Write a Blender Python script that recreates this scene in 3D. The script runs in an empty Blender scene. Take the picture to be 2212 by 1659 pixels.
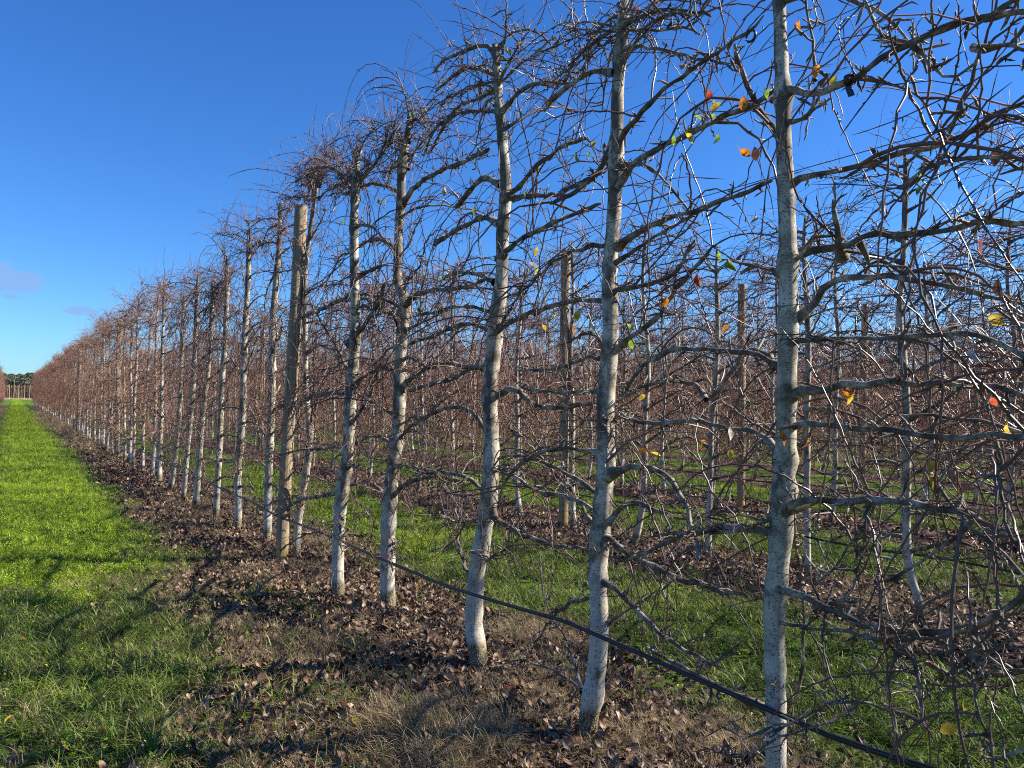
import bpy, math, random
import numpy as np
from mathutils import Vector, Matrix

# ------------------------------------------------------------------ camera
PI = math.pi
YAW, PITCH, ROLL, EYE, FPX = 0.5745065, 0.0224683, 0.0175, 1.6, 1661.0   # focal length in 2212-px-wide photo pixels
scene = bpy.context.scene
cam_d = bpy.data.cameras.new('camera'); cam = bpy.data.objects.new('camera', cam_d)
scene.collection.objects.link(cam); scene.camera = cam
cam_d.sensor_width = 36; cam_d.lens = 36 * FPX / 2212
cam_d.clip_start = 0.05; cam_d.clip_end = 5000
CM = Matrix.Rotation(-YAW, 4, 'Z') @ Matrix.Rotation(PI / 2 + PITCH, 4, 'X') @ Matrix.Rotation(ROLL, 4, 'Z')
cam.matrix_world = Matrix.Translation((0, 0, EYE)) @ CM
M3 = np.array(CM.to_3x3())
# ------------------------------------------------------------------ world and sun
SUN_AZ, SUN_EL = math.radians(119), math.radians(36)
SKY_STRENGTH, SUN_STRENGTH = 0.0635, 5.0
scene.view_settings.view_transform = 'Standard'; scene.view_settings.look = 'None'
scene.view_settings.exposure = 1.22; scene.view_settings.gamma = 1.0
scene.render.engine = 'CYCLES'; scene.cycles.use_denoising = False; scene.cycles.filter_width = 1.05; scene.cycles.sample_clamp_indirect = 3.0
w = bpy.data.worlds.new('World'); scene.world = w; w.use_nodes = True
wt = w.node_tree; wt.nodes.clear()
def nd(t, typ, **kw):
    n = t.nodes.new(typ)
    for k, v in kw.items(): setattr(n, k, v)
    return n
def setin(t, n, i, v):
    if v is None: return
    if hasattr(v, 'is_output'): t.links.new(v, n.inputs[i])
    else: n.inputs[i].default_value = v
def mth(t, op, a, b=None, c=None, clamp=False):
    n = nd(t, 'ShaderNodeMath', operation=op, use_clamp=clamp)
    setin(t, n, 0, a); setin(t, n, 1, b); setin(t, n, 2, c)
    return n.outputs[0]
def mixc(t, f, a, b, blend='MIX'):
    n = nd(t, 'ShaderNodeMix', data_type='RGBA', blend_type=blend)
    setin(t, n, 0, f); setin(t, n, 6, a); setin(t, n, 7, b)
    return n.outputs[2]
def rgba(c): return (c[0], c[1], c[2], 1)
sky = nd(wt, 'ShaderNodeTexSky', sky_type='NISHITA', sun_disc=False)
sky.sun_elevation = SUN_EL; sky.sun_rotation = SUN_AZ; sky.altitude = 200; sky.air_density = 1.0; sky.dust_density = 0.25; sky.ozone_density = 3.0
hs = nd(wt, 'ShaderNodeHueSaturation'); hs.inputs['Saturation'].default_value = 1.18; hs.inputs['Hue'].default_value = 0.5; hs.inputs['Value'].default_value = 1.0
wt.links.new(sky.outputs[0], hs.inputs['Color'])
tc = nd(wt, 'ShaderNodeTexCoord'); sp = nd(wt, 'ShaderNodeSeparateXYZ'); wt.links.new(tc.outputs['Generated'], sp.inputs[0])
az = mth(wt, 'ARCTAN2', sp.outputs[0], sp.outputs[1]); el = mth(wt, 'ARCSINE', sp.outputs[2])
cb = nd(wt, 'ShaderNodeCombineXYZ'); wt.links.new(mth(wt, 'MULTIPLY', az, 38.0), cb.inputs[0]); wt.links.new(mth(wt, 'MULTIPLY', el, 110.0), cb.inputs[1])
nz = nd(wt, 'ShaderNodeTexNoise'); nz.inputs['Scale'].default_value = 1.1; nz.inputs['Detail'].default_value = 5; nz.inputs['Roughness'].default_value = 0.55
wt.links.new(cb.outputs[0], nz.inputs['Vector'])
tot = None
for a0, e0, wa, we, s in ((-0.008, 0.122, 0.042, 0.016, 1.0), (-0.02, 0.135, 0.03, 0.012, .8), (0.062, 0.093, 0.024, 0.008, .8), (-0.006, 0.105, .015, .004, .6), (-0.35, 0.12, 0.2, 0.03, 0.8)):
    u = mth(wt, 'DIVIDE', mth(wt, 'SUBTRACT', az, a0), wa); v = mth(wt, 'DIVIDE', mth(wt, 'SUBTRACT', el, e0), we)
    r2 = mth(wt, 'ADD', mth(wt, 'MULTIPLY', u, u), mth(wt, 'MULTIPLY', v, v))
    m_ = mth(wt, 'MULTIPLY', mth(wt, 'SUBTRACT', 1.0, r2, clamp=True), s)
    tot = m_ if tot is None else mth(wt, 'MAXIMUM', tot, m_)
cl = mth(wt, 'MULTIPLY', mth(wt, 'MULTIPLY', mth(wt, 'SUBTRACT', mth(wt, 'ADD', nz.outputs[0], mth(wt, 'MULTIPLY', tot, .35)), .56), 6.0, clamp=True), mth(wt, 'MULTIPLY', tot, 2.2, clamp=True))
cl = mth(wt, 'MULTIPLY', cl, 0.85)
skyc = mixc(wt, cl, mixc(wt, 1.0, hs.outputs[0], (.5, .825, 1.25, 1), 'MULTIPLY'), (1.9, 3.3, 6.0, 1))
bg = nd(wt, 'ShaderNodeBackground'); bg.inputs[1].default_value = SKY_STRENGTH; wt.links.new(skyc, bg.inputs[0])
wo = nd(wt, 'ShaderNodeOutputWorld'); wt.links.new(bg.outputs[0], wo.inputs[0])
sun_d = bpy.data.lights.new('sun', 'SUN'); sun_d.energy = SUN_STRENGTH; sun_d.angle = math.radians(0.5); sun_d.color = (1, .93, .8)
sun = bpy.data.objects.new('sun', sun_d); scene.collection.objects.link(sun)
to_sun = Vector((math.cos(SUN_EL) * math.sin(SUN_AZ), math.cos(SUN_EL) * math.cos(SUN_AZ), math.sin(SUN_EL)))
sun.rotation_euler = to_sun.to_track_quat('Z', 'Y').to_euler(); sun.location = (20, -10, 20)

COL = scene.collection
# ------------------------------------------------------------------ photo survey helpers (read a real position off the photograph)
def ray(px, py):
    return M3 @ np.array([(px - 1106) / FPX, -(py - 829.5) / FPX, -1.0])
def ground(px, py, z=0.0):
    d = ray(px, py); t = (z - EYE) / d[2]; return np.array([d[0] * t, d[1] * t, z])
def on_plane(px, py, X):
    d = ray(px, py); t = X / d[0]; return np.array([X, d[1] * t, EYE + d[2] * t])
def depth(p):
    return float(-(M3.T @ (np.asarray(p, float) - np.array([0, 0, EYE])))[2])
def project(p):
    v = M3.T @ (np.asarray(p, float) - np.array([0, 0, EYE])); return (1106 + FPX * v[0] / -v[2], 829.5 - FPX * v[1] / -v[2], -v[2])

# ------------------------------------------------------------------ mesh helpers
class MB:
    def __init__(s): s.v = []; s.q = []; s.m = []; s.n = 0
    def tubes(s, P, R, sides=4, mat=0):
        P = np.asarray(P, float); R = np.asarray(R, float)
        if P.ndim == 2: P = P[None]; R = R[None]
        N, n, _ = P.shape
        if N == 0: return
        T = np.gradient(P, axis=1); T /= np.linalg.norm(T, axis=2, keepdims=True) + 1e-9
        ax = np.array([0.93, 0.27, 0.24]); A = np.cross(T, ax); A /= np.linalg.norm(A, axis=2, keepdims=True) + 1e-9
        B = np.cross(T, A)
        th = np.arange(sides) * 2 * PI / sides
        V = P[:, :, None] + R[:, :, None, None] * (A[:, :, None] * np.cos(th)[None, None, :, None] + B[:, :, None] * np.sin(th)[None, None, :, None])
        s.raw(V.reshape(-1, 3), s._grid(N, n, sides), mat)
    @staticmethod
    def _grid(N, n, k):
        b = np.arange(N)[:, None, None] * n * k + np.arange(n - 1)[None, :, None] * k
        j = np.arange(k)[None, None, :]; j2 = (j + 1) % k
        return np.stack([b + j, b + j2, b + j2 + k, b + j + k], -1).reshape(-1, 4)
    def raw(s, V, Q, mat=0):
        s.v.append(np.asarray(V, np.float32)); s.q.append(np.asarray(Q, np.int32) + s.n); s.m.append(np.full(len(Q), mat, np.int32)); s.n += len(V)
    def mesh(s, name, mats, smooth=True):
        me = bpy.data.meshes.new(name)
        V = np.concatenate(s.v); Q = np.concatenate(s.q); Mi = np.concatenate(s.m)
        me.vertices.add(len(V)); me.vertices.foreach_set('co', V.ravel())
        me.loops.add(Q.size); me.loops.foreach_set('vertex_index', Q.ravel())
        me.polygons.add(len(Q)); me.polygons.foreach_set('loop_start', np.arange(0, Q.size, 4, dtype=np.int32))
        me.polygons.foreach_set('loop_total', np.full(len(Q), 4, np.int32))
        me.polygons.foreach_set('material_index', Mi)
        me.polygons.foreach_set('use_smooth', np.full(len(Q), smooth, bool))
        for m in mats: me.materials.append(m)
        me.update(calc_edges=True)
        return me
def link(name, data, parent=None, loc=None):
    o = bpy.data.objects.new(name, data); COL.objects.link(o)
    if parent is not None: o.parent = parent
    if loc is not None: o.location = loc
    return o
def tag(o, label=None, cat=None, group=None, kind=None):
    if label: o['label'] = label
    if cat: o['category'] = cat
    if group: o['group'] = group
    if kind: o['kind'] = kind
    return o

# ------------------------------------------------------------------ materials
def newmat(name, rough=.8, spec=.3):
    m = bpy.data.materials.new(name); m.use_nodes = True; t = m.node_tree
    b = t.nodes['Principled BSDF']; b.inputs['Roughness'].default_value = rough; b.inputs['Specular IOR Level'].default_value = spec
    return m, t, b
def noise(t, vec, scale, detail=4, rough=.6):
    n = nd(t, 'ShaderNodeTexNoise'); n.inputs['Scale'].default_value = scale; n.inputs['Detail'].default_value = detail; n.inputs['Roughness'].default_value = rough
    if vec is not None: t.links.new(vec, n.inputs['Vector'])
    return n.outputs[0]
def ramp(t, f, stops):
    n = nd(t, 'ShaderNodeValToRGB'); t.links.new(f, n.inputs[0]); e = n.color_ramp.elements
    while len(e) < len(stops): e.new(0.5)
    for x, (p, c) in zip(e, stops): x.position = p; x.color = rgba(c) if not isinstance(c, float) else (c, c, c, 1)
    return n.outputs[0]
def mapping(t, vec, sc):
    n = nd(t, 'ShaderNodeMapping'); n.inputs['Scale'].default_value = sc; t.links.new(vec, n.inputs['Vector']); return n.outputs[0]
def bump(t, h, strength, dist, b):
    n = nd(t, 'ShaderNodeBump'); n.inputs['Strength'].default_value = strength; n.inputs['Distance'].default_value = dist
    t.links.new(h, n.inputs['Height']); t.links.new(n.outputs[0], b.inputs['Normal'])

def mat_trunk():
    m, t, b = newmat('pale_bark', .75, .25)
    oc = nd(t, 'ShaderNodeTexCoord').outputs['Object']
    oi = nd(t, 'ShaderNodeObjectInfo')
    base = ramp(t, noise(t, oc, 8, 6, .7), [(.36, (.11, .085, .06)), (.45, (.27, .23, .175)), (.56, (.45, .4, .32)), (.7, (.6, .55, .46))])
    sz = nd(t, 'ShaderNodeSeparateXYZ'); t.links.new(oc, sz.inputs[0])
    base = mixc(t, mth(t, 'MULTIPLY', ramp(t, sz.outputs[2], [(.5, 1.0), (1.3, 0.0)]), .42), base, (.66, .61, .52, 1))
    # lenticels: small dark specks, stretched round the stem
    vo = nd(t, 'ShaderNodeTexVoronoi'); vo.inputs['Scale'].default_value = 1.0
    t.links.new(mapping(t, oc, (70, 70, 170)), vo.inputs['Vector'])
    sepc = nd(t, 'ShaderNodeSeparateColor'); t.links.new(vo.outputs['Color'], sepc.inputs[0])
    dots = mth(t, 'MULTIPLY', mth(t, 'LESS_THAN', vo.outputs['Distance'], .36), mth(t, 'GREATER_THAN', sepc.outputs[0], .5))
    c = mixc(t, mth(t, 'MULTIPLY', dots, .75), base, (.07, .06, .05, 1))
    # vertical fine cracks
    cr = noise(t, mapping(t, oc, (90, 90, 14)), 1.0, 5, .7)
    crm = ramp(t, cr, [(.33, 1.0), (.4, 0.0)])
    c = mixc(t, mth(t, 'MULTIPLY', crm, .7), c, (.07, .055, .04, 1))
    # dark knots and scars
    s0 = nd(t, 'ShaderNodeSeparateXYZ'); t.links.new(oc, s0.inputs[0])
    up_ = mth(t, 'MULTIPLY', mth(t, 'SUBTRACT', s0.outputs[2], .5), .045, clamp=True)
    sc_ = ramp(t, mth(t, 'ADD', noise(t, mapping(t, oc, (11, 11, 6)), 1.0, 5, .65), up_), [(.57, 0.0), (.64, 1.0)])
    c = mixc(t, mth(t, 'MULTIPLY', sc_, .8), c, (.06, .05, .04, 1))
    # rootstock: cracked brown scaly bark under the graft
    se = nd(t, 'ShaderNodeSeparateXYZ'); t.links.new(oc, se.inputs[0])
    hz = mth(t, 'ADD', se.outputs[2], mth(t, 'MULTIPLY', mth(t, 'SUBTRACT', noise(t, oc, 9, 3), .5), .16))
    rm = ramp(t, hz, [(.13, 1.0), (.17, 0.0)])
    v2 = nd(t, 'ShaderNodeTexVoronoi', feature='DISTANCE_TO_EDGE'); v2.inputs['Scale'].default_value = 1; t.links.new(mapping(t, oc, (75, 75, 50)), v2.inputs['Vector'])
    plates = ramp(t, v2.outputs['Distance'], [(.02, (.03, .022, .015)), (.15, (.27, .22, .13))])
    c = mixc(t, rm, c, plates)
    t.links.new(c, b.inputs['Base Color'])
    h = mth(t, 'ADD', mth(t, 'MULTIPLY', crm, -.6), mth(t, 'MULTIPLY', mth(t, 'MULTIPLY', rm, v2.outputs['Distance']), 3))
    h = mth(t, 'ADD', h, mth(t, 'MULTIPLY', noise(t, oc, 40, 4), .25))
    bump(t, h, .35, .004, b)
    return m
def mat_limb():
    m, t, b = newmat('limb_bark', .7, .3)
    oc = nd(t, 'ShaderNodeTexCoord').outputs['Object']
    c = ramp(t, noise(t, oc, 14, 5), [(.36, (.05, .036, .026)), (.5, (.15, .115, .085)), (.66, (.42, .37, .3))])
    vo = nd(t, 'ShaderNodeTexVoronoi'); vo.inputs['Scale'].default_value = 95; t.links.new(oc, vo.inputs['Vector'])
    c = mixc(t, mth(t, 'MULTIPLY', mth(t, 'LESS_THAN', vo.outputs['Distance'], .36), .6), c, (.06, .045, .035, 1))
    t.links.new(c, b.inputs['Base Color'])
    bump(t, noise(t, oc, 60, 4), .4, .003, b)
    return m
def mat_twig(name, ca, cb_):
    m, t, b = newmat(name, .42, .5)
    oc = nd(t, 'ShaderNodeTexCoord').outputs['Object']; ge = nd(t, 'ShaderNodeNewGeometry')
    c = mixc(t, ge.outputs['Random Per Island'], rgba(ca), rgba(cb_))
    c = mixc(t, mth(t, 'MULTIPLY', noise(t, oc, 30, 2), .35), c, (.19, .16, .145, 1))
    t.links.new(c, b.inputs['Base Color'])
    return m
BARK, LIMB = mat_trunk(), mat_limb()
TWIG = mat_twig('twig_bark', (.045, .02, .016), (.17, .075, .05))
FARTWIG = mat_twig('twig_bark_red', (.09, .038, .022), (.34, .15, .085))
def mat_leaf(name, cols, trans=.5):
    m, t, b = newmat(name, .5, .4)
    ge = nd(t, 'ShaderNodeNewGeometry'); oi = nd(t, 'ShaderNodeObjectInfo'); oc = nd(t, 'ShaderNodeTexCoord').outputs['Object']
    r = mth(t, 'FRACT', mth(t, 'ADD', oi.outputs['Random'], ge.outputs['Random Per Island']))
    n = len(cols)
    c = ramp(t, r, [(i / max(1, n - 1), cols[i]) for i in range(n)])
    dk = ramp(t, noise(t, oc, 45, 4), [(.38, .45), (.6, 1.1)])
    c = mixc(t, 1.0, c, dk, 'MULTIPLY')
    t.links.new(c, b.inputs['Base Color'])
    if trans > 0:
        tr = nd(t, 'ShaderNodeBsdfTranslucent'); t.links.new(c, tr.inputs[0]); mx = nd(t, 'ShaderNodeMixShader'); mx.inputs[0].default_value = trans
        t.links.new(b.outputs[0], mx.inputs[1]); t.links.new(tr.outputs[0], mx.inputs[2]); t.links.new(mx.outputs[0], t.nodes['Material Output'].inputs[0])
    return m
LEAFMAT = {
    'green': mat_leaf('leaf_green', [(.16, .3, .04), (.3, .42, .05)], .5), 'yellow': mat_leaf('leaf_yellow', [(.75, .5, .05), (.6, .5, .06)], .5),
    'orange': mat_leaf('leaf_orange', [(.75, .3, .04), (.6, .22, .03)], .5), 'red': mat_leaf('leaf_red', [(.5, .09, .04), (.6, .14, .06)], .5),
    'brown': mat_leaf('leaf_brown', [(.2, .07, .035), (.13, .06, .04)], .2), 'grey': mat_leaf('leaf_grey', [(.5, .45, .4), (.6, .55, .48)], .25)}
GRASS = mat_leaf('grass_blade', [(.07, .14, .015), (.15, .25, .03), (.26, .36, .06), (.1, .19, .02), (.34, .3, .12), (.17, .28, .03), (.2, .17, .07)], .4)
LUSH = mat_leaf('lush_leaf', [(.24, .4, .025), (.38, .54, .035), (.55, .64, .05), (.28, .45, .03)], .4)
STRAW = mat_leaf('straw', [(.34, .25, .14), (.6, .48, .28), (.26, .17, .09), (.5, .38, .2)], .3)
LITTER = mat_leaf('dead_leaf', [(.04, .023, .014), (.11, .06, .036), (.24, .14, .085), (.05, .03, .02), (.4, .27, .18), (.15, .082, .05), (.07, .04, .026), (.28, .175, .11)], .0)

ROW0, PITCHX, NROW = 2.25, 3.62, 19
def mat_ground():
    m, t, b = newmat('orchard_floor', .95, .15)
    oc = nd(t, 'ShaderNodeTexCoord').outputs['Object']
    se = nd(t, 'ShaderNodeSeparateXYZ'); t.links.new(oc, se.inputs[0])
    u = mth(t, 'ADD', mth(t, 'DIVIDE', mth(t, 'SUBTRACT', se.outputs[0], ROW0), PITCHX), .5)
    d = mth(t, 'MULTIPLY', mth(t, 'ABSOLUTE', mth(t, 'SUBTRACT', mth(t, 'FRACT', u), .5)), PITCHX)
    d = mth(t, 'ADD', d, mth(t, 'MULTIPLY', mth(t, 'SUBTRACT', noise(t, oc, 1.3, 5, .65), .5), .9))
    strip = ramp(t, d, [(.74, 1.0), (.92, 0.0)])
    strip = mth(t, 'MULTIPLY', strip, mth(t, 'LESS_THAN', se.outputs[1], 117.5))
    far = mth(t, 'GREATER_THAN', mth(t, 'ADD', se.outputs[1], mth(t, 'MULTIPLY', noise(t, oc, .5, 3), 3)), 210.5)
    vo = nd(t, 'ShaderNodeTexVoronoi'); vo.inputs['Scale'].default_value = 24; vo.inputs['Randomness'].default_value = 1
    wv = nd(t, 'ShaderNodeVectorMath', operation='ADD'); t.links.new(oc, wv.inputs[0])
    nn = nd(t, 'ShaderNodeTexNoise'); nn.inputs['Scale'].default_value = 30; t.links.new(oc, nn.inputs['Vector'])
    sc2 = nd(t, 'ShaderNodeVectorMath', operation='SCALE'); sc2.inputs['Scale'].default_value = .05; t.links.new(nn.outputs['Color'], sc2.inputs[0]); t.links.new(sc2.outputs[0], wv.inputs[1])
    t.links.new(wv.outputs[0], vo.inputs['Vector'])
    sc = nd(t, 'ShaderNodeSeparateColor'); t.links.new(vo.outputs['Color'], sc.inputs[0])
    lit = ramp(t, sc.outputs[0], [(0, (.018, .012, .009)), (.45, (.06, .035, .026)), (.75, (.13, .078, .058)), (1, (.27, .175, .135))])
    lit = mixc(t, mth(t, 'MULTIPLY', ramp(t, noise(t, oc, .8, 4), [(.5, 0.0), (.7, 1.0)]), .4), lit, (.27, .2, .13, 1))
    gr = ramp(t, noise(t, oc, 55, 5, .75), [(.3, (.025, .042, .005)), (.5, (.085, .145, .014)), (.72, (.19, .28, .03))])
    gr2 = ramp(t, noise(t, oc, 1.1, 4), [(.3, .7), (.7, 1.3)])
    gr = mixc(t, 1.0, gr, gr2, 'MULTIPLY')
    c = mixc(t, strip, gr, lit); c = mixc(t, far, c, (.3, .25, .14, 1))
    t.links.new(c, b.inputs['Base Color'])
    h = mth(t, 'ADD', noise(t, oc, 45, 5, .7), mth(t, 'MULTIPLY', sc.outputs[0], .8))
    bump(t, h, 1.0, .03, b)
    return m

# ------------------------------------------------------------------ ground
rg = np.random.default_rng(11)
def coords(lo, hi, a, b_, step, grow=1.18):
    mid = list(np.arange(a, b_, step)); s = step; x = mid[-1]; R = []
    while x < hi: s *= grow; x += s; R.append(x)
    s = step; x = mid[0]; L = []
    while x > lo: s *= grow; x -= s; L.append(x)
    return np.array(L[::-1] + mid + R)
def height(x, y):
    u = (x - ROW0) / PITCHX + .5; d = np.abs(u - np.floor(u) - .5) * PITCHX
    h = .035 * np.exp(-(d / .6) ** 2) + .012 * np.sin(x * 3.1 + 1.3 * np.sin(y * 1.7)) * np.sin(y * 2.3 + x) + .008 * np.sin(y * 7 + 3 * np.sin(x * 5))
    return h * np.clip((60 - np.hypot(x, y)) / 30, 0, 1)
gx = coords(-900, 900, -3, 12, .12); gy = coords(-300, 900, .5, 16, .12)
X, Y = np.meshgrid(gx, gy, indexing='ij'); nx, ny = X.shape
V = np.stack([X, Y, height(X, Y)], -1).reshape(-1, 3)
i = np.arange(nx - 1)[:, None] * ny + np.arange(ny - 1)[None]
mb = MB(); mb.raw(V, np.stack([i, i + ny, i + ny + 1, i + 1], -1).reshape(-1, 4))
GROUNDMAT = mat_ground()
tag(link('ground', mb.mesh('ground', [GROUNDMAT])), kind='structure')

# ------------------------------------------------------------------ scatter (stuff nobody could count)
def proto_collection(name, meshes):
    c = bpy.data.collections.new(name)
    for k, me in enumerate(meshes):
        o = bpy.data.objects.new('%s_%02d' % (name, k), me); c.objects.link(o)
    return c
def scatter(name, coll, pts, rot, scl, idx):
    me = bpy.data.meshes.new(name); n = len(pts)
    me.vertices.add(n); me.vertices.foreach_set('co', np.asarray(pts, np.float32).ravel())
    for nm, ty, dat in (('rot', 'FLOAT_VECTOR', rot), ('scl', 'FLOAT', scl), ('idx', 'INT', idx)):
        a = me.attributes.new(nm, ty, 'POINT')
        a.data.foreach_set('vector' if ty == 'FLOAT_VECTOR' else 'value', np.asarray(dat, np.int32 if ty == 'INT' else np.float32).ravel())
    o = link(name, me)
    g = bpy.data.node_groups.new(name, 'GeometryNodeTree')
    g.interface.new_socket('Geometry', in_out='INPUT', socket_type='NodeSocketGeometry'); g.interface.new_socket('Geometry', in_out='OUTPUT', socket_type='NodeSocketGeometry')
    i_ = g.nodes.new('NodeGroupInput'); o_ = g.nodes.new('NodeGroupOutput'); ip = g.nodes.new('GeometryNodeInstanceOnPoints'); ci = g.nodes.new('GeometryNodeCollectionInfo')
    ci.inputs['Collection'].default_value = coll; ci.inputs['Separate Children'].default_value = True; ci.inputs['Reset Children'].default_value = True
    def na(nm, ty):
        x = g.nodes.new('GeometryNodeInputNamedAttribute'); x.data_type = ty; x.inputs['Name'].default_value = nm; return x.outputs['Attribute']
    e2 = g.nodes.new('FunctionNodeEulerToRotation')
    L = g.links.new
    L(i_.outputs[0], ip.inputs['Points']); L(ci.outputs[0], ip.inputs['Instance']); ip.inputs['Pick Instance'].default_value = True
    L(na('idx', 'INT'), ip.inputs['Instance Index']); L(na('rot', 'FLOAT_VECTOR'), e2.inputs[0]); L(e2.outputs[0], ip.inputs['Rotation'])
    L(na('scl', 'FLOAT'), ip.inputs['Scale']); L(ip.outputs[0], o_.inputs[0])
    md = o.modifiers.new('scatter', 'NODES'); md.node_group = g
    tag(o, kind='stuff')
    return o

def blades(rng, n, h, w_, lean, spread, mat, curl=.5, segs=4):
    """n curved ribbon blades -> mesh"""
    a = rng.uniform(0, 2 * PI, n); st = np.c_[rng.normal(0, spread, n), rng.normal(0, spread, n)]
    H = h * rng.uniform(.5, 1.15, n); ln = lean * rng.uniform(.3, 1.4, n)
    t = np.linspace(0, 1, segs)[None]
    out = (ln * H)[:, None] * t ** 1.6; z = H[:, None] * (t - curl * ln[:, None] * .5 * t ** 2.4)
    cx = st[:, 0:1] + np.cos(a)[:, None] * out; cy = st[:, 1:2] + np.sin(a)[:, None] * out
    wd = w_ * .5 * (1 - t ** 2 * .93) * rng.uniform(.6, 1.3, n)[:, None]
    tw = a[:, None] + PI / 2 + rng.normal(0, .6, n)[:, None]
    Lx, Ly = np.cos(tw) * wd, np.sin(tw) * wd
    V = np.stack([np.stack([cx - Lx, cy - Ly, z], -1), np.stack([cx + Lx, cy + Ly, z], -1)], 2)
    b = np.arange(n)[:, None] * segs * 2 + np.arange(segs - 1)[None] * 2
    Q = np.stack([b, b + 1, b + 3, b + 2], -1).reshape(-1, 4)
    m = MB(); m.raw(V.reshape(-1, 3), Q); return m.mesh('blades', [mat], True)
def leaf_geo(L, W, fold=.25, curl=.3, tw=0.0, stalk=0.0):
    ts = np.array([0, .12, .3, .55, .8, 1.0]); ws = np.array([.05, .5, .92, 1, .6, .03]) * W / 2
    rows = []
    for t_, w_ in zip(ts, ws):
        zc = -curl * L * t_ ** 2; a = tw * t_
        for s in (-1, 0, 1):
            y = s * w_; z = abs(s) * fold * w_ * 1.5
            rows.append((stalk + t_ * L * (1 - .3 * abs(curl) * t_), y * math.cos(a) - z * math.sin(a), zc + y * math.sin(a) + z * math.cos(a)))
    V = np.array(rows); Q = []
    for k in range(5):
        for j in range(2):
            q = k * 3 + j; Q.append((q, q + 3, q + 4, q + 1))
    return V, np.array(Q)
def rosette(rng, n, L, mat, hh):
    m = MB()
    for k in range(n):
        a = rng.uniform(0, 2 * PI); el_ = rng.uniform(.1, 1.1); V, Q = leaf_geo(L * rng.uniform(.6, 1.2), L * .55, .2, rng.uniform(0, .5))
        R = Matrix.Rotation(a, 3, 'Z') @ Matrix.Rotation(-el_, 3, 'Y'); V = V @ np.array(R).T
        r = rng.uniform(0, L * 1.6); V += [r * math.cos(a), r * math.sin(a), rng.uniform(.1, 1) * hh]
        m.raw(V, Q)
    return m.mesh('rosette', [mat])
G1 = [blades(rg, 16, hh, ww, ll, .028, GRASS, .8, 5) for hh, ww, ll in ((.085, .0042, .9), (.06, .005, 1.2), (.12, .0045, 1.3))]
G2 = [rosette(rg, 16, .017, LUSH, .06) for _ in range(3)]
G3 = [blades(rg, 14, .085, .005, .6, .02, LUSH) for _ in range(2)]
G4 = [blades(rg, 22, .1, .0026, 1.3, .03, STRAW, .9, 6) for _ in range(3)]
grass_c = proto_collection('grass_kinds', G1 + G2 + G3)
straw_c = proto_collection('straw_kinds', G4)
LV = []
for k in range(6):
    V, Q = leaf_geo(.058, .036, rg.uniform(-.5, .7), rg.uniform(-.7, .7), rg.uniform(-1.2, 1.2)); m_ = MB(); m_.raw(V, Q); LV.append(m_.mesh('dead_leaf', [LITTER]))
litter_c = proto_collection('litter_kinds', LV)

def row_dist(x):
    u = (x - ROW0) / PITCHX + .5; return np.abs(u - np.floor(u) - .5) * PITCHX
def wob(x, y):   # smooth irregularity of the strip edge
    return .16 * np.sin(x * 1.9 + y * 1.3) + .13 * np.sin(y * 2.9 - x * 2.2 + 1) + .09 * np.sin(y * 6.1 + x * 5.3)
def area(n, x0, x1, y0, y1):
    p = np.c_[rg.uniform(x0, x1, n), rg.uniform(y0, y1, n)]; return p
def inview(p, m=180):
    q = np.c_[p, np.zeros(len(p))] - [0, 0, EYE]; v = q @ M3; z = -v[:, 2]
    px = 1106 + FPX * v[:, 0] / np.maximum(z, .1); py = 829.5 - FPX * v[:, 1] / np.maximum(z, .1)
    return (z > .3) & (px > -m * 2) & (px < 2212 + m) & (py < 1659 + m * 1.6)
P_, S_, I_ = [], [], []
for (x0, x1, y0, y1, dens, sc) in ((-1.0, 1.9, 1.6, 9, 620, 1.0), (-1.3, 1.9, 9, 18, 330, 1.15), (-1.3, 1.8, 18, 45, 90, 1.5), (-1.3, 1.8, 45, 112, 16, 2.4), (-2.2, 2.6, 112, 210, 3, 3.5),
                                   (2.7, 5.5, 1.4, 9, 430, 1.05), (2.7, 5.5, 9, 20, 170, 1.3), (6.3, 9.1, 1.5, 14, 170, 1.3), (9.9, 12.8, 3, 20, 50, 1.8)):
    p = area(int(dens * (x1 - x0) * (y1 - y0)), x0, x1, y0, y1)
    d = row_dist(p[:, 0]) + wob(p[:, 0], p[:, 1])
    near = np.clip((9 - p[:, 1]) / 6, 0, 1)          # grass creeps further into the strip close by
    wide = .8 + .62 * np.clip((7.5 - p[:, 1]) / 3.5, 0, 1) * (p[:, 0] < ROW0)
    prob = np.clip((d - wide) / .3, np.where(p[:, 1] < 7.5, .05, .012), 1)
    patch = .55 + .45 * np.sin(p[:, 0] * 3.7 + 1.1 * np.sin(p[:, 1] * 2.1)) * np.sin(p[:, 1] * 3.1 + .7)
    alley1 = p[:, 0] < 2.2
    prob *= np.where(alley1 & (p[:, 1] > 6.5), 1, np.clip(.5 + patch * .7, .25, 1))
    prob *= np.where((~alley1) & (p[:, 1] < 6), .5, 1)
    k = (rg.random(len(p)) < prob) & inview(p)
    p = p[k]; n = len(p)
    lush = np.clip((p[:, 1] - 6.9 + .9 * np.sin(p[:, 0] * 4) + .5 * np.sin(p[:, 1] * 5)) / .8, 0, 1) * np.where(p[:, 0] < 2.2, 1, .75) * .93 + .05 + .3 * (p[:, 0] < .55) * (p[:, 1] < 8)
    edge = np.clip((row_dist(p[:, 0]) - .85) / .4, .25, 1)
    r = rg.random(n); r2 = rg.random(n)
    idx = np.where(r < lush * edge, np.where(r2 < .62, rg.integers(3, 6, n), rg.integers(6, 8, n)), rg.integers(0, 3, n))
    P_.append(p); S_.append(sc * rg.uniform(.55, 1.25, n) * np.where(idx >= 6, .9, 1) * np.where((p[:, 1] < 6.5) & (idx < 3), 1.3, .95)); I_.append(idx)
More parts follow.
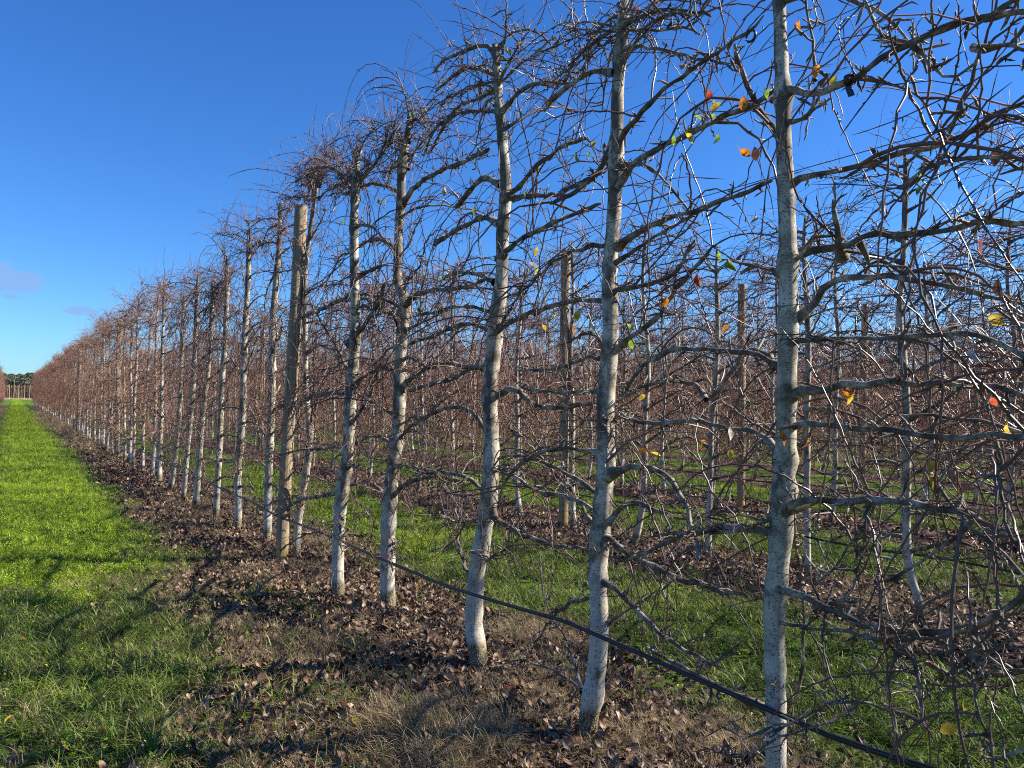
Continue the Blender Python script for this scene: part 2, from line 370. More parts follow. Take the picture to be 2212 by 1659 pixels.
p = np.concatenate(P_); n = len(p)
grass = scatter('grass', grass_c, np.c_[p, height(p[:, 0], p[:, 1]) - .004], np.c_[rg.normal(0, .15, n), rg.normal(0, .15, n), rg.uniform(0, 6.28, n)], np.concatenate(S_), np.concatenate(I_))
tag(grass, 'green grass and low weeds growing in the mown alleys between the tree rows', 'grass')
# dead leaves
P_, S_ = [], []
for (x0, x1, y0, y1, dens, sc) in ((.3, 3.4, 1.8, 9, 1350, 1.0), (1.3, 3.2, 9, 20, 620, 1.1), (1.4, 3.1, 20, 45, 100, 1.7), (-1, .9, 1.8, 7, 260, .95), (-1, 1, 7, 14, 12, 1.0),
                                   (3.3, 7.0, 1.5, 10, 700, 1.0), (4.9, 6.9, 10, 20, 200, 1.3), (8.6, 10.4, 2, 16, 160, 1.4)):
    p = area(int(dens * (x1 - x0) * (y1 - y0)), x0, x1, y0, y1)
    d = row_dist(p[:, 0]) + wob(p[:, 0] + 3, p[:, 1]) * .8
    wide = .55 * np.clip((7.5 - p[:, 1]) / 3.5, 0, 1) * (p[:, 0] < ROW0)
    prob = np.clip(1.15 - (d - .45 - wide) / .75, 0.1, 1)
    k = (rg.random(len(p)) < prob) & inview(p); p = p[k]; P_.append(p); S_.append(sc * rg.uniform(.6, 1.3, len(p)))
p = np.concatenate(P_); n = len(p)
lit = scatter('leaf_litter', litter_c, np.c_[p, height(p[:, 0], p[:, 1]) + rg.uniform(.002, .022, n)], np.c_[rg.normal(0, .34, n), rg.normal(0, .34, n), rg.uniform(0, 6.28, n)], np.concatenate(S_) * rg.choice([.55, .75, .95], n), rg.integers(0, 6, n))
tag(lit, 'brown fallen leaves lying along the bare strips under the tree rows', 'leaf litter')
# straw
P_, S_ = [], []
for px, py, sx, sy, n, s in ((650, 1395, .22, .28, 110, .8), (700, 1430, .15, .25, 60, .8), (1160, 1370, .2, .25, 420, 1.0), (640, 1400, .14, .14, 160, 1.0), (890, 1590, .12, .14, 300, 1.3), (970, 1640, .16, .08, 300, 1.35), (820, 1535, .12, .2, 90, 1), (690, 1180, .15, .3, 120, 1.1), (590, 1255, .25, .3, 120, 1.0),
                       (1560, 1610, .25, .12, 160, .9), (1400, 1620, .2, .12, 90, .8), (1090, 1520, .2, .2, 130, .8), (1200, 1480, .15, .15, 90, .8), (1450, 1560, .3, .2, 110, .8), (1940, 1300, .3, .35, 110, 1.0), (2100, 1260, .3, .35, 110, 1.0), (170, 960, .3, 2.5, 240, 1.9), (130, 925, .3, 5, 240, 2.4), (230, 1000, .3, 1.5, 60, 1.2), (100, 905, .4, 9, 200, 3.5), (430, 1110, .2, .7, 80, 1.1), (1270, 1590, .2, .15, 50, .7)):
    c0 = ground(px, py); P_.append(np.c_[rg.normal(c0[0], sx, n), rg.normal(c0[1], sy, n)]); S_.append(s * rg.uniform(.5, 1.2, n))
p = area(5200, 1.2, 3.3, 1.9, 14); P_.append(p); S_.append(rg.uniform(.35, .85, len(p)))
p = area(2600, -.8, 1.5, 1.8, 7.5); p = p[rg.random(len(p)) < np.clip((p[:, 0] + .6) / 1.6, .12, 1)]; P_.append(p); S_.append(rg.uniform(.5, 1.1, len(p)))
p = area(2200, 4.8, 6.9, 1.5, 14); P_.append(p); S_.append(rg.uniform(.5, .9, len(p)))
p = np.concatenate(P_); n = len(p)
st = scatter('dry_grass', straw_c, np.c_[p, height(p[:, 0], p[:, 1]) - .003], np.c_[rg.normal(0, .25, n), rg.normal(0, .25, n), rg.uniform(0, 6.28, n)], np.concatenate(S_), rg.integers(0, 3, n))
tag(st, 'dry straw coloured grass tangled over the leaf litter beneath the trees', 'dry grass')

# ------------------------------------------------------------------ trees
def catmull(P, n):
    P = np.asarray(P, float); seg = np.r_[0, np.cumsum(np.linalg.norm(np.diff(P, axis=0), axis=1))]
    Pe = np.vstack([2 * P[0] - P[1], P, 2 * P[-1] - P[-2]]); out = []
    for s in np.linspace(0, seg[-1], n):
        k = min(len(P) - 2, max(0, np.searchsorted(seg, s, side='right') - 1)); t = (s - seg[k]) / (seg[k + 1] - seg[k] + 1e-9)
        a, b, c, d = Pe[k], Pe[k + 1], Pe[k + 2], Pe[k + 3]
        out.append(.5 * ((2 * b) + (c - a) * t + (2 * a - 5 * b + 4 * c - d) * t * t + (3 * b - a - 3 * c + d) * t ** 3))
    return np.array(out)
def grow(rng, S, D, L, n, grav, jit, plane_x=0.0, hold=.35):
    """batch of shoots: start S, direction D, length L, gravity bend; kept near the trellis plane"""
    N = len(S); P = np.zeros((N, n, 3)); P[:, 0] = S; D = D / np.linalg.norm(D, axis=1, keepdims=True); st = (L / (n - 1))[:, None]
    zig = rng.normal(0, 1, (N, 3)); wand = rng.normal(0, 1, (N, 3)) * .35
    for k in range(1, n):
        wand = wand * .8 + rng.normal(0, 1, (N, 3)) * .25
        D = D + np.array([0, 0, -1.0]) * (grav[:, None] * st) + wand * jit * .5
        D[:, 0] -= hold * (P[:, k - 1, 0] - plane_x) * st[:, 0] * 6
        D = D / np.linalg.norm(D, axis=1, keepdims=True)
        z = np.cross(D, zig); z /= np.linalg.norm(z, axis=1, keepdims=True) + 1e-9
        P[:, k] = P[:, k - 1] + (D + z * jit * (1 if k % 2 else -1) * .55) * st
    P[:, :, 2] = np.maximum(P[:, :, 2], .06 + .02 * rng.random((N, 1)))
    return P
def along(P, t):
    k = t * (len(P) - 1); i = np.minimum(k.astype(int), len(P) - 2); f = (k - i)[:, None]; return P[i] * (1 - f) + P[i + 1] * f, P[i + 1] - P[i]
def twigs_for(rng, P, R, mbt, mbs, n_shoots, n_spurs, detail, zfrac, side_y=0.0, thick=1.0):
    """shoots into mbt, knobbly spurs into mbs"""
    if n_shoots > 0:
        t = rng.uniform(.1, 1, n_shoots); S, T = along(P, t)
        T = T / (np.linalg.norm(T, axis=1, keepdims=True) + 1e-9)
        kind = rng.random(n_shoots)
        D = np.c_[rng.normal(0, .38, n_shoots), rng.normal(0, .75, n_shoots) + side_y, rng.uniform(.1, 1.2, n_shoots)]
        dn = kind < .3; D[dn, 2] = rng.uniform(-1.0, .1, dn.sum())
        D = D / np.linalg.norm(D, axis=1, keepdims=True) + T * .4
        L = rng.uniform(.25, .95, n_shoots) * rng.uniform(.7, 1.25, n_shoots); g = np.where(rng.random(n_shoots) < .55, rng.uniform(1.4, 5.5, n_shoots), rng.uniform(-.8, 1.2, n_shoots)); L = np.minimum(L, np.maximum(.14, (S[:, 2] - .42) * rng.uniform(.7, 1.3, n_shoots)))
        hi = S[:, 2] > 3.0; D[hi, 2] = np.abs(D[hi, 2]) + .1; L[hi] *= .62; L *= np.where((g < 1.2) & (kind > .3), .8, 1.12)
        n = 17 if detail > 1 else (10 if detail else 7)
        Q = grow(rng, S, D, L, n, g, .25 if detail > 1 else .27)
        r0 = (.0021 + .0021 * L / 1.0) * rng.uniform(.8, 1.25, n_shoots) * thick
        prof = np.linspace(1, .42, n)[None]
        if detail > 1: prof = prof * (1 + .3 * (np.arange(n) % 2))[None]
        Rr = r0[:, None] * prof; Rr[:, -1] *= .35
        mbt.tubes(Q, Rr, 4 if detail > 1 else 3, 0)
        # side twiglets on the shoots
        ns = n_shoots * (7 if detail > 1 else (2 if detail else 0))
        if ns:
            j = rng.integers(0, n_shoots, ns); kk = rng.integers(1, n - 2, ns); S2 = Q[j, kk]; T2 = Q[j, kk + 1] - Q[j, kk]; T2 /= np.linalg.norm(T2, axis=1, keepdims=True) + 1e-9
            D2 = T2 + rng.normal(0, .7, (ns, 3)); L2 = np.where(rng.random(ns) < .86, rng.uniform(.01, .042, ns), rng.uniform(.1, .3, ns))
            Q2 = grow(rng, S2, D2, L2, 4, np.full(ns, .8), .15); mbt.tubes(Q2, np.array([.0019, .0016, .0025, .0005])[None] * rng.uniform(.8, 1.3, (ns, 1)) * thick, 3, 0)
    if n_spurs > 0:
        t = rng.uniform(.04, 1, n_spurs); S, T = along(P, t); D = rng.normal(0, 1, (n_spurs, 3)); D[:, 2] += .25
        L = rng.uniform(.02, .1, n_spurs); Q = grow(rng, S, D, L, 5, rng.uniform(-4, 1, n_spurs), .3)
        pr = np.array([1.2, .95, 1.25, 1.05, .35])[None] * (.0034 if detail > 1 else .0044) * rng.uniform(.7, 1.4, (n_spurs, 1))
        mbs.tubes(Q, pr, 4, 0)
        if detail > 1:
            for fk in range(2):
                j = rng.integers(0, n_spurs, n_spurs); Sx = Q[j, rng.integers(2, 4, n_spurs)]; Dx = rng.normal(0, 1, (n_spurs, 3)); Lx = rng.uniform(.012, .045, n_spurs)
                Qx = grow(rng, Sx, Dx, Lx, 4, np.zeros(n_spurs), .2); mbs.tubes(Qx, np.array([.0021, .0018, .0027, .0005])[None] * rng.uniform(.7, 1.3, (n_spurs, 1)), 4, 0)
def limb_mesh(rng, P, R, mbl, sides, knob=True):
    R = R * (1 + (.15 * rng.normal(0, 1, len(R)) if knob else 0)); R[-1] = R[-2] * .55; R[:3] = R[:3] * np.array([1.75, 1.35, 1.1])
    P = P + rng.normal(0, .002, P.shape); P[0] = P[0] - (P[1] - P[0]) * .2
    Pc = np.vstack([P, P[-1] + (P[-1] - P[-2]) * .1]); Rc = np.r_[R, 0.0]
    mbl.tubes(Pc, Rc, sides, 0)
def trunk_mesh(rng, P, R, sides, knots=()):
    m = MB(); n = len(P); R = R * (1 + .035 * rng.normal(0, 1, n))
    for z in knots:      # swellings where limbs leave the trunk
        R = R * (1 + .16 * np.exp(-((P[:, 2] - z) / .022) ** 2))
    Pc = np.vstack([P, P[-1] + [0, 0, .01]]); m.tubes(Pc, np.r_[R, 0.0], sides, 0)
    return m
def auto_limbs(rng, TP, top, zs=None, dense=1.0, avoid=None):
    """limb centre lines leaving the trunk polyline TP both ways in the trellis plane"""
    out = []; z = .5; side = rng.choice([-1, 1])
    while z < top - .08:
        if zs is None or zs(z, side):
            k = np.argmin(abs(TP[:, 2] - z)); S = TP[k].copy()
            el_ = math.radians(rng.uniform(-5, 30) if z < 1.0 else rng.uniform(8, 48)); f = (top - z) / top
            L = rng.uniform(.5, .95) * (.75 + .45 * f)
            D = np.array([[rng.normal(0, .2), side * math.cos(el_), math.sin(el_)]])
            P = grow(rng, S[None], D, np.array([L]), 13, np.array([rng.uniform(-.2, 1.6)]), .3, TP[k][0], .3)[0]
            r0 = rng.uniform(.0085, .0155) * (.8 + .35 * f); R = r0 * np.linspace(1, .45, 13)
            out.append((P, R))
        side = -side; z += rng.uniform(.07, .19) / dense
    return out
def top_limbs(rng, TP):
    S = TP[-2]; out = []
    for s in (1, -1, 1, 1, -1, 1, -1, 1):
        D = np.array([[rng.normal(0, .25), s * rng.uniform(.7, 1.2), rng.uniform(.25, .8)]])
        L = rng.uniform(.4, .75); P = grow(rng, (S - [0, 0, rng.uniform(0, .35)])[None], D, np.array([L]), 12, np.array([rng.uniform(.8, 2.6)]), .2, TP[-1][0])[0]
        out.append((P, rng.uniform(.005, .009) * np.linspace(1, .45, 12)))
    return out
LEAF_ME = {}
for kcol, mt in LEAFMAT.items():
    for q in range(3):
        V, Q = leaf_geo(.062, .034 if q else .04, .3 + .1 * q, .25 * (q - .5) * 1.4, .5 * (q - 1), .02); m_ = MB(); m_.raw(V, Q)
        m_.tubes(np.array([[0, 0, .004], [.01, 0, .002], [.022, 0, 0]]), np.array([.0012, .001, .001]), 3)
        LEAF_ME[kcol, q] = m_.mesh('hanging_leaf', [mt])

# --- the front row trees, trunks surveyed from the photograph: (x, y, width) in photo pixels
FRONT = [
 [(1676,1990,46),(1674,1800,44),(1672,1659,43),(1672,1560,43),(1668,1350,42),(1675,1250,44),(1690,1100,45),(1697,1000,44),(1702,850,42),(1707,700,42),(1707,560,36),(1702,420,36),(1695,300,30),(1692,200,34),(1688,150,30),(1684,80,27),(1680,0,25),(1672,-120,22),(1668,-300,16)],
 [(1262,1600,46),(1268,1545,40),(1276,1510,46),(1285,1440,42),(1292,1350,42),(1290,1230,40),(1300,1130,42),(1312,1000,40),(1312,880,38),(1318,800,38),(1322,700,34),(1318,600,30),(1325,450,30),(1328,330,30),(1330,200,26),(1338,100,28),(1345,20,22),(1348,-40,16)],
 [(1034,1450,42),(1028,1400,40),(1022,1360,40),(1024,1300,38),(1030,1240,36),(1048,1150,36),(1062,1050,38),(1065,950,34),(1060,850,34),(1070,700,32),(1080,600,28),(1082,500,28),(1090,400,24),(1084,300,22),(1078,200,18),(1074,120,15),(1072,98,13)],
 [(840,1318,34),(838,1260,32),(840,1200,31),(845,1080,32),(858,950,28),(862,850,28),(862,760,26),(868,700,26),(872,650,24),(857,600,18),(862,500,18),(868,430,18),(872,350,18),(884,290,13),(888,250,10)],
 [(735,1300,29),(733,1230,26),(735,1150,25),(738,1080,28),(750,980,25),(755,850,26),(766,720,22),(767,600,20),(768,480,18),(772,380,16),(774,320,11)],
 [(645,1215,18),(643,1160,17),(650,1080,16),(662,1000,15),(667,930,14),(660,850,10),(661,750,10),(661,650,11),(664,560,9),(676,450,8),(690,350,5)],
 [(577,1178,20),(578,1120,20),(577,1050,19),(583,930,18),(590,800,18),(592,700,17),(597,600,16),(602,520,13),(603,440,8)],
 [(512,1150,18),(513,1090,18),(512,1020,17),(520,950,18),(528,850,17),(529,760,17),(532,650,14),(535,560,12),(536,500,8)],
 [(463,1125,17),(468,1060,15),(476,960,15),(480,860,14),(484,750,14),(488,640,12),(491,570,9)],
 [(420,1102,17),(427,1050,15),(434,970,14),(440,880,14),(449,780,12),(455,690,11),(460,610,7)],
 [(396,1086,13),(402,1030,12),(408,950,12),(414,860,12),(420,760,11),(426,660,10),(429,600,6)],
 [(369,1062,16),(376,1010,13),(383,940,12),(388,860,11),(393,770,11),(397,690,9),(399,640,6)],
]
# --- surveyed limbs: (tree, base width px, tip width px, lift out of the row plane, points)
LIMBS = [
 (0,15,12,.05,'1700,195 1745,202 1800,190 1850,165 1900,128 1960,95 2020,70 2080,45 2150,32 2212,28 2290,22'),
 (0,14,10,-.03,'1703,405 1740,382 1800,372 1850,360 1900,345 1950,330 2010,318 2060,300 2120,270 2180,235 2240,210'),
 (0,14,13,.04,'1710,560 1755,545 1821,530 1881,506 1945,512 1993,500 2041,500 2092,483 2137,477 2212,480 2280,478'),
 (0,15,9,-.04,'1712,692 1727,688 1753,665 1772,643 1779,617 1801,608 1843,598 1887,600 1929,597 1977,608 2041,617 2105,637 2212,657'),
 (0,8,12,.05,'1712,742 1731,736 1785,734 1849,733 1913,731 1977,726 2041,723 2105,723 2156,739 2212,771 2260,800'),
 (0,12,16,.03,'1705,925 1731,915 1785,920 1849,926 1913,925 1977,936 2041,944 2105,947 2153,941 2212,941 2280,945'),
 (0,17,13,.06,'1690,1110 1706,1094 1738,1082 1778,1080 1828,1082 1900,1078 1954,1085 2008,1096 2062,1105 2116,1123 2170,1150'),
 (0,17,14,.05,'1676,1272 1698,1273 1727,1282 1763,1300 1814,1328 1864,1350 1918,1361 1972,1366 2026,1364 2080,1361 2134,1343 2170,1321 2212,1282 2250,1240'),
 (0,7,9,.1,'1690,1345 1763,1361 1828,1364 1900,1379 1972,1382 2044,1372 2116,1346 2160,1325'),
 (0,9,6,.09,'1986,1368 1954,1393 1922,1444 1916,1487 1925,1530 1936,1573 1940,1638'),
 (0,9,8,.08,'1958,1393 1972,1422 1983,1458 1990,1501 1995,1562'),
 (0,7,3,.12,'1990,1560 1922,1534 1864,1516 1792,1519 1720,1559 1659,1584 1608,1591 1558,1570'),
 (0,6,3,.12,'1853,1520 1810,1552 1756,1570 1666,1602 1605,1633 1558,1629 1504,1607'),
 (0,6,7,-.12,'1713,1062 1720,1170 1733,1285 1736,1368 1727,1487 1712,1520 1694,1528'),
 (0,9,9,.1,'2005,1020 2037,1062 2109,1148 2165,1200 2212,1246'),
 (0,7,7,.1,'2155,960 2159,1062 2170,1127 2212,1195'),
 (0,10,5,.03,'1763,1085 1713,1102 1648,1130 1576,1148 1504,1148 1440,1155 1405,1158'),
 (0,12,9,-.09,'1690,800 1676,793 1654,761 1606,758 1587,797 1568,819 1552,845 1529,864'),
 (0,9,6,-.09,'1526,864 1510,835 1478,825 1430,825 1382,838 1334,867'),
 (0,13,8,.04,'1690,795 1638,768 1590,761 1510,755 1462,752 1424,768 1382,797 1350,851'),
 (0,13,8,-.03,'1684,990 1664,953 1622,931 1574,925 1510,909 1446,912 1382,912 1344,899 1324,909'),
 (0,13,8,-.08,'1695,594 1681,589 1654,579 1622,573 1603,592'),
 (0,15,10,-.1,'1690,305 1679,294 1651,250 1619,192 1593,128 1587,95'),
 (0,10,5,.06,'1700,262 1725,258 1745,250 1756,236 1760,205 1772,172 1790,160'),
 (0,16,14,.09,'1817,560 1812,520 1806,470 1797,432'),
 (0,7,4,-.06,'1762,167 1757,100 1750,60 1740,0 1736,-40'), (0,8,4,.03,'1850,165 1930,180 1990,215 2012,240 2020,268'),
 (0,6,3,.08,'1995,305 2015,290 2060,270 2080,240 2120,215'), (0,8,6,.0,'1960,95 1910,75 1885,40 1868,0 1860,-30'),
 (0,11,9,.12,'2110,105 2160,100 2212,108 2260,118'), (0,9,6,.05,'1980,100 2010,140 2060,165 2110,135 2116,108'),
 (0,9,7,-.02,'1960,395 2000,365 2050,350 2110,338 2212,345 2270,350'), (0,9,8,-.06,'1862,530 1880,570 1905,560 1930,580 1960,590'),
 (0,10,6,.1,'2000,1366 2030,1385 2060,1420 2076,1455 2100,1440 2150,1400 2212,1370'), (0,8,5,.1,'2080,1361 2120,1392 2128,1420 2105,1470 2112,1520 2130,1580 2146,1650 2150,1700'),
 (0,7,5,.14,'2010,1440 2060,1450 2110,1400 2160,1350 2212,1300'), (0,6,4,.0,'1760,1310 1830,1290 1845,1260 1865,1195'),
 (0,6,4,-.06,'1683,1480 1650,1500 1620,1518'), (0,7,5,.0,'1880,1090 1870,1135 1830,1190 1800,1230 1755,1270'), (0,7,5,.02,'2100,1130 2040,1180 1960,1230 1900,1260'),
 (0,6,4,.03,'1830,1082 1870,1110 1895,1170 1905,1210'),
 (1,12,8,.03,'1334,325 1350,282 1382,250 1414,214 1462,173 1510,141 1574,96 1622,64 1650,30'),
 (1,14,11,-.03,'1337,405 1366,358 1398,333 1446,307 1494,288 1542,262 1590,243 1638,221 1680,192'),
 (1,13,10,.03,'1338,530 1382,502 1446,470 1510,451 1574,429 1622,413 1670,394'),
 (1,12,8,.0,'1326,157 1286,154 1254,170 1206,205 1177,240'),
 (1,11,7,.03,'1322,635 1345,622 1382,617 1430,608 1462,585 1484,547 1500,520'),
 (1,13,8,-.02,'1322,765 1366,726 1414,694 1446,649 1478,605 1516,560 1542,531'),
 (1,11,12,-.02,'1310,649 1254,649 1216,656 1158,672 1094,701 1068,723'),
 (1,9,5,.02,'1308,773 1270,771 1222,790 1158,800 1110,798'),
 (1,8,6,.03,'1320,856 1292,845 1228,848 1171,845 1120,835'),
 (1,11,6,-.04,'1310,765 1299,739 1283,720 1254,723 1232,739'),
 (1,16,10,.02,'1285,1168 1315,1166 1351,1192 1405,1220 1459,1246 1513,1264 1567,1278 1610,1282'),
 (1,6,3,-.06,'1256,1483 1225,1386 1189,1325 1171,1264 1167,1199'), (1,6,3,-.1,'1256,1492 1207,1454 1153,1433 1106,1427 1077,1444'),
 (1,10,6,.03,'1342,60 1363,48 1398,29 1478,24 1536,32'), (1,7,5,0,'1338,120 1360,68 1420,66 1470,60 1510,75'),
 (1,10,5,.02,'1318,1125 1350,1090 1380,1085 1440,1110 1500,1120 1600,1090'), (1,10,6,.04,'1300,1075 1240,1030 1180,1000 1120,985 1075,990'),
 (1,8,6,.03,'1300,1110 1230,1075 1160,1060 1110,1030 1080,1020'), (1,9,6,-.02,'1330,360 1380,352 1440,395 1500,470'),
 (1,7,4,-.08,'1282,1360 1320,1340 1370,1310 1420,1275'), (1,10,6,.0,'1300,1160 1260,1100 1225,1050 1180,1005'),
 (1,11,8,0,'1325,300 1300,360 1250,410 1190,440'), (1,9,5,0,'1330,110 1360,100 1420,105 1500,125 1560,140 1600,155'),
 (2,12,9,.02,'1092,427 1158,422 1206,419 1241,403 1290,380'), (2,11,8,-.02,'1090,434 1126,397 1168,352 1216,317 1270,298'),
 (2,10,6,.02,'1086,240 1126,195 1168,179 1216,182 1250,175'), (2,11,8,.03,'1064,1116 1117,1148 1171,1170 1207,1181 1260,1182'),
 (2,8,5,-.03,'1050,1112 1027,1127 990,1126 950,1118'), (2,11,6,.03,'1066,1114 1059,1075 1030,1047 995,1027 947,1021 896,1027'),
 (2,13,10,.02,'1082,399 1056,388 1037,389 1011,418 985,450'), (2,13,9,-.02,'1078,485 1043,469 1017,482 985,498 953,517 938,530'),
 (2,9,6,.0,'1068,676 1011,661 973,664 941,674 900,680'), (2,11,8,-.02,'1070,612 1056,604 1027,591 989,588 960,600'),
 (2,10,7,.03,'1070,720 1010,700 960,715 910,735 880,745'), (2,9,6,0,'1075,170 1040,150 1000,150 960,180 940,200'), (2,9,6,.05,'1072,120 1050,100 1010,108 960,130 938,155'),
 (2,8,5,.0,'1078,190 1040,210 990,230 960,270 930,330'), (2,8,5,.0,'1080,240 1040,240 990,245 940,280 915,340'), (2,12,9,.0,'1078,560 1120,520 1160,500 1220,470 1300,440'),
 (2,12,8,.0,'1068,860 1110,840 1150,870 1200,880 1290,870'), (2,10,7,.0,'1062,960 1030,900 990,880 940,890 900,920'), (2,11,8,.02,'1062,790 1020,795 970,820 930,830 880,845'),
 (3,13,8,.0,'868,672 873,664 899,639 941,626 1011,620 1055,600'), (3,12,7,.0,'866,845 873,834 899,808 947,786 995,789 1045,800'), (3,11,8,.0,'870,440 900,400 950,370 1000,350 1060,320'),
 (3,9,6,0,'862,700 840,670 800,650 770,640'), (3,9,6,0,'858,540 830,520 800,520 760,540'), (3,8,5,0,'868,420 830,400 790,400 740,420'), (3,10,6,0,'852,960 810,940 780,950 740,980'),
 (3,10,7,0,'845,1080 870,1050 930,1030 1000,1040'), (3,9,6,0,'842,1080 810,1050 780,1040 730,1060'),
 (4,11,8,0,'768,600 800,585 835,570'), (4,10,7,0,'768,640 730,650 690,670 640,690'), (4,9,6,0,'770,430 740,380 700,360 640,390'), (4,10,6,0,'755,850 700,850 650,865 600,880'), (4,9,6,0,'738,1060 700,1070 650,1080 600,1110'), (4,12,8,0,'755,740 790,700 820,650 832,610'),
]
KNOTS = {}
SPACE = 1.115
front_lbl = ['nearest tree, pale trunk cut by the bottom edge, thick limbs reaching right',
 'tall pale trunk with a scaly brown foot, second close tree from the right',
 'pale trunk crooked below its middle, foot curving left, third close tree from the right',
 'pale tree whose crown top arches over like an umbrella, fourth close tree from the right',
 'straight slim tree with a dark lower trunk, second tree right of the first front post',
 'very thin white sapling standing just right of the first front row post',
 'pale tree standing just left of the first front row post',
 'second tree left of the first front row post, short dark foot',
 'third tree left of the first front row post, foot leaning left',
 'fourth tree left of the first front row post, trunk curving at the foot',
 'fifth tree left of the first front row post, narrow white trunk',
 'sixth tree left of the first front row post, thicker at its foot']
front_trees = []
def build_tree(idx, TP, TR, limbs, rng, detail, label, group, spurs, shoots, base):
    """one tree with every limb a part of its own"""
    root = link('fruit_tree', None, None, tuple(base)); root.empty_display_size = .2
    tag(root, label, 'tree', group)
    off = np.asarray(base)
    kn = [l[0][0][2] for l in limbs]
    tm = trunk_mesh(rng, TP - off, TR, 14 if detail > 1 else 8, [k - off[2] for k in kn[::2]])
    link('trunk', tm.mesh('trunk', [BARK]), root)
    for (P, R) in limbs:
        m = MB(); mt = MB(); P0 = P - off
        limb_mesh(rng, P0, R, m, 8 if detail > 1 else 5)
        L = np.linalg.norm(np.diff(P, axis=0), axis=1).sum()
        ns = max(3, int(round(shoots * L * rng.uniform(.6, 1.4) * (1.15 if P0[0][2] > TP[-1][2] - .55 and detail + len(front_trees) > 2 else 1)))); sp = int(round(spurs * L))
        bias = .35 if P0[-1][2] > 2.6 else 0
        twigs_for(rng, P0, R, mt, m, ns, sp, detail, 0, bias)
        lo = link('limb', m.mesh('limb', [LIMB]), root)
        if mt.n: link('twigs', mt.mesh('twigs', [TWIG]), lo)
    return root
NFRONT = len(FRONT)
FRONT += [
 [(1995,1352,24),(1985,1300,22),(1966,1240,21),(1958,1180,22),(1955,1100,22),(1957,1000,22),(1960,930,20),(1957,850,20),(1955,800,20),(1947,720,18),(1945,660,15),(1952,560,14),(1955,440,14),(1955,380,11),(1953,330,8)],
 [(1746,1262,20),(1742,1180,18),(1741,1100,18),(1743,1000,17),(1744,900,16),(1748,780,15),(1745,680,15),(1738,590,13),(1735,520,9),(1738,470,6)],
 [(1528,1217,18),(1530,1130,16),(1535,1020,16),(1538,940,14),(1545,850,14),(1550,750,12),(1548,660,12),(1546,590,9),(1548,540,6)],
]
front_lbl += ['slender second row tree with a crooked dark foot, right of the nearest trunk', 'slim straight second row tree just right of the nearest trunk', 'slim second row tree between the two closest front trunks']
for ti, tr in enumerate(FRONT):
    rng = np.random.default_rng(100 + ti)
    b0 = ground(1676, 1990) if ti == 0 else ground(tr[0][0], tr[0][1])
    if ti == 0: XP = 2.24
    elif ti < NFRONT: XP = float(np.clip(b0[0], 2.16, 2.4))
    else: XP = float(b0[0])
    pts = np.array([on_plane(a, b, XP) for a, b, c in tr]); rad = np.array([.5 * c * (1 if ti < 6 else .86) * depth(p) / FPX for (a, b, c), p in zip(tr, pts)])
    if ti == 0:
        k = np.argmax(pts[:, 2] > 0.02); pts = pts[k:] if pts[0][2] < 0 else pts
        rad = rad[-len(pts):]
    if ti == 0: pts[0][2] = -.05
    else: pts = np.vstack([[pts[0][0], pts[0][1], -.05], pts[1:]])
    n = 70; s0 = np.r_[0, np.cumsum(np.linalg.norm(np.diff(pts, axis=0), axis=1))]; TP = catmull(pts, n); TR = np.interp(np.linspace(0, s0[-1], n), s0, rad)
    TP[:, 0] += .012 * np.sin(TP[:, 2] * 2.3 + ti)
    top = TP[-1][2]; limbs = []
    for (tj, w0, w1, lift, s) in LIMBS:
        if tj != ti: continue
        pp = [tuple(map(float, q.split(','))) for q in s.split()]
        LP = [on_plane(a, b, XP - lift * min(1, k / 2)) for k, (a, b) in enumerate(pp)]
        Ln = np.linalg.norm(np.diff(LP, axis=0), axis=1).sum(); nn = max(8, int(Ln / .045)); P = catmull(LP, nn) + rng.normal(0, .0022, (nn, 3))
        R = .5 * np.linspace(w0, w1, nn) * np.array([depth(p) for p in P]) / FPX
        limbs.append((P, R))
    have = [l[0][0] for l in limbs]
    def free(z, side, have=have, limbs=limbs):
        for (P, R) in limbs:
            if abs(P[0][2] - z) < (.1 if ti < 4 else .12) and np.sign(P[-1][1] - P[0][1]) == side: return False
        return True
    extra = auto_limbs(rng, TP, top, free, .4 if ti == 0 else (.75 if ti < 3 else .95))
    limbs = limbs + extra + top_limbs(rng, TP)
    o = build_tree(ti, TP, TR, limbs, rng, 2 if ti < 6 else 1, front_lbl[ti], 'bare trellised fruit trees of the %s row' % ('front' if ti < NFRONT else 'second'),
                   24 if ti < 4 else (18 if ti < 7 else 10), (2.3, 7.5, 11, 14, 16, 18, 19, 20, 21, 22, 22, 22, 8, 9, 11)[ti], (TP[0][0], TP[0][1], 0))
    front_trees.append((o, XP, TP))

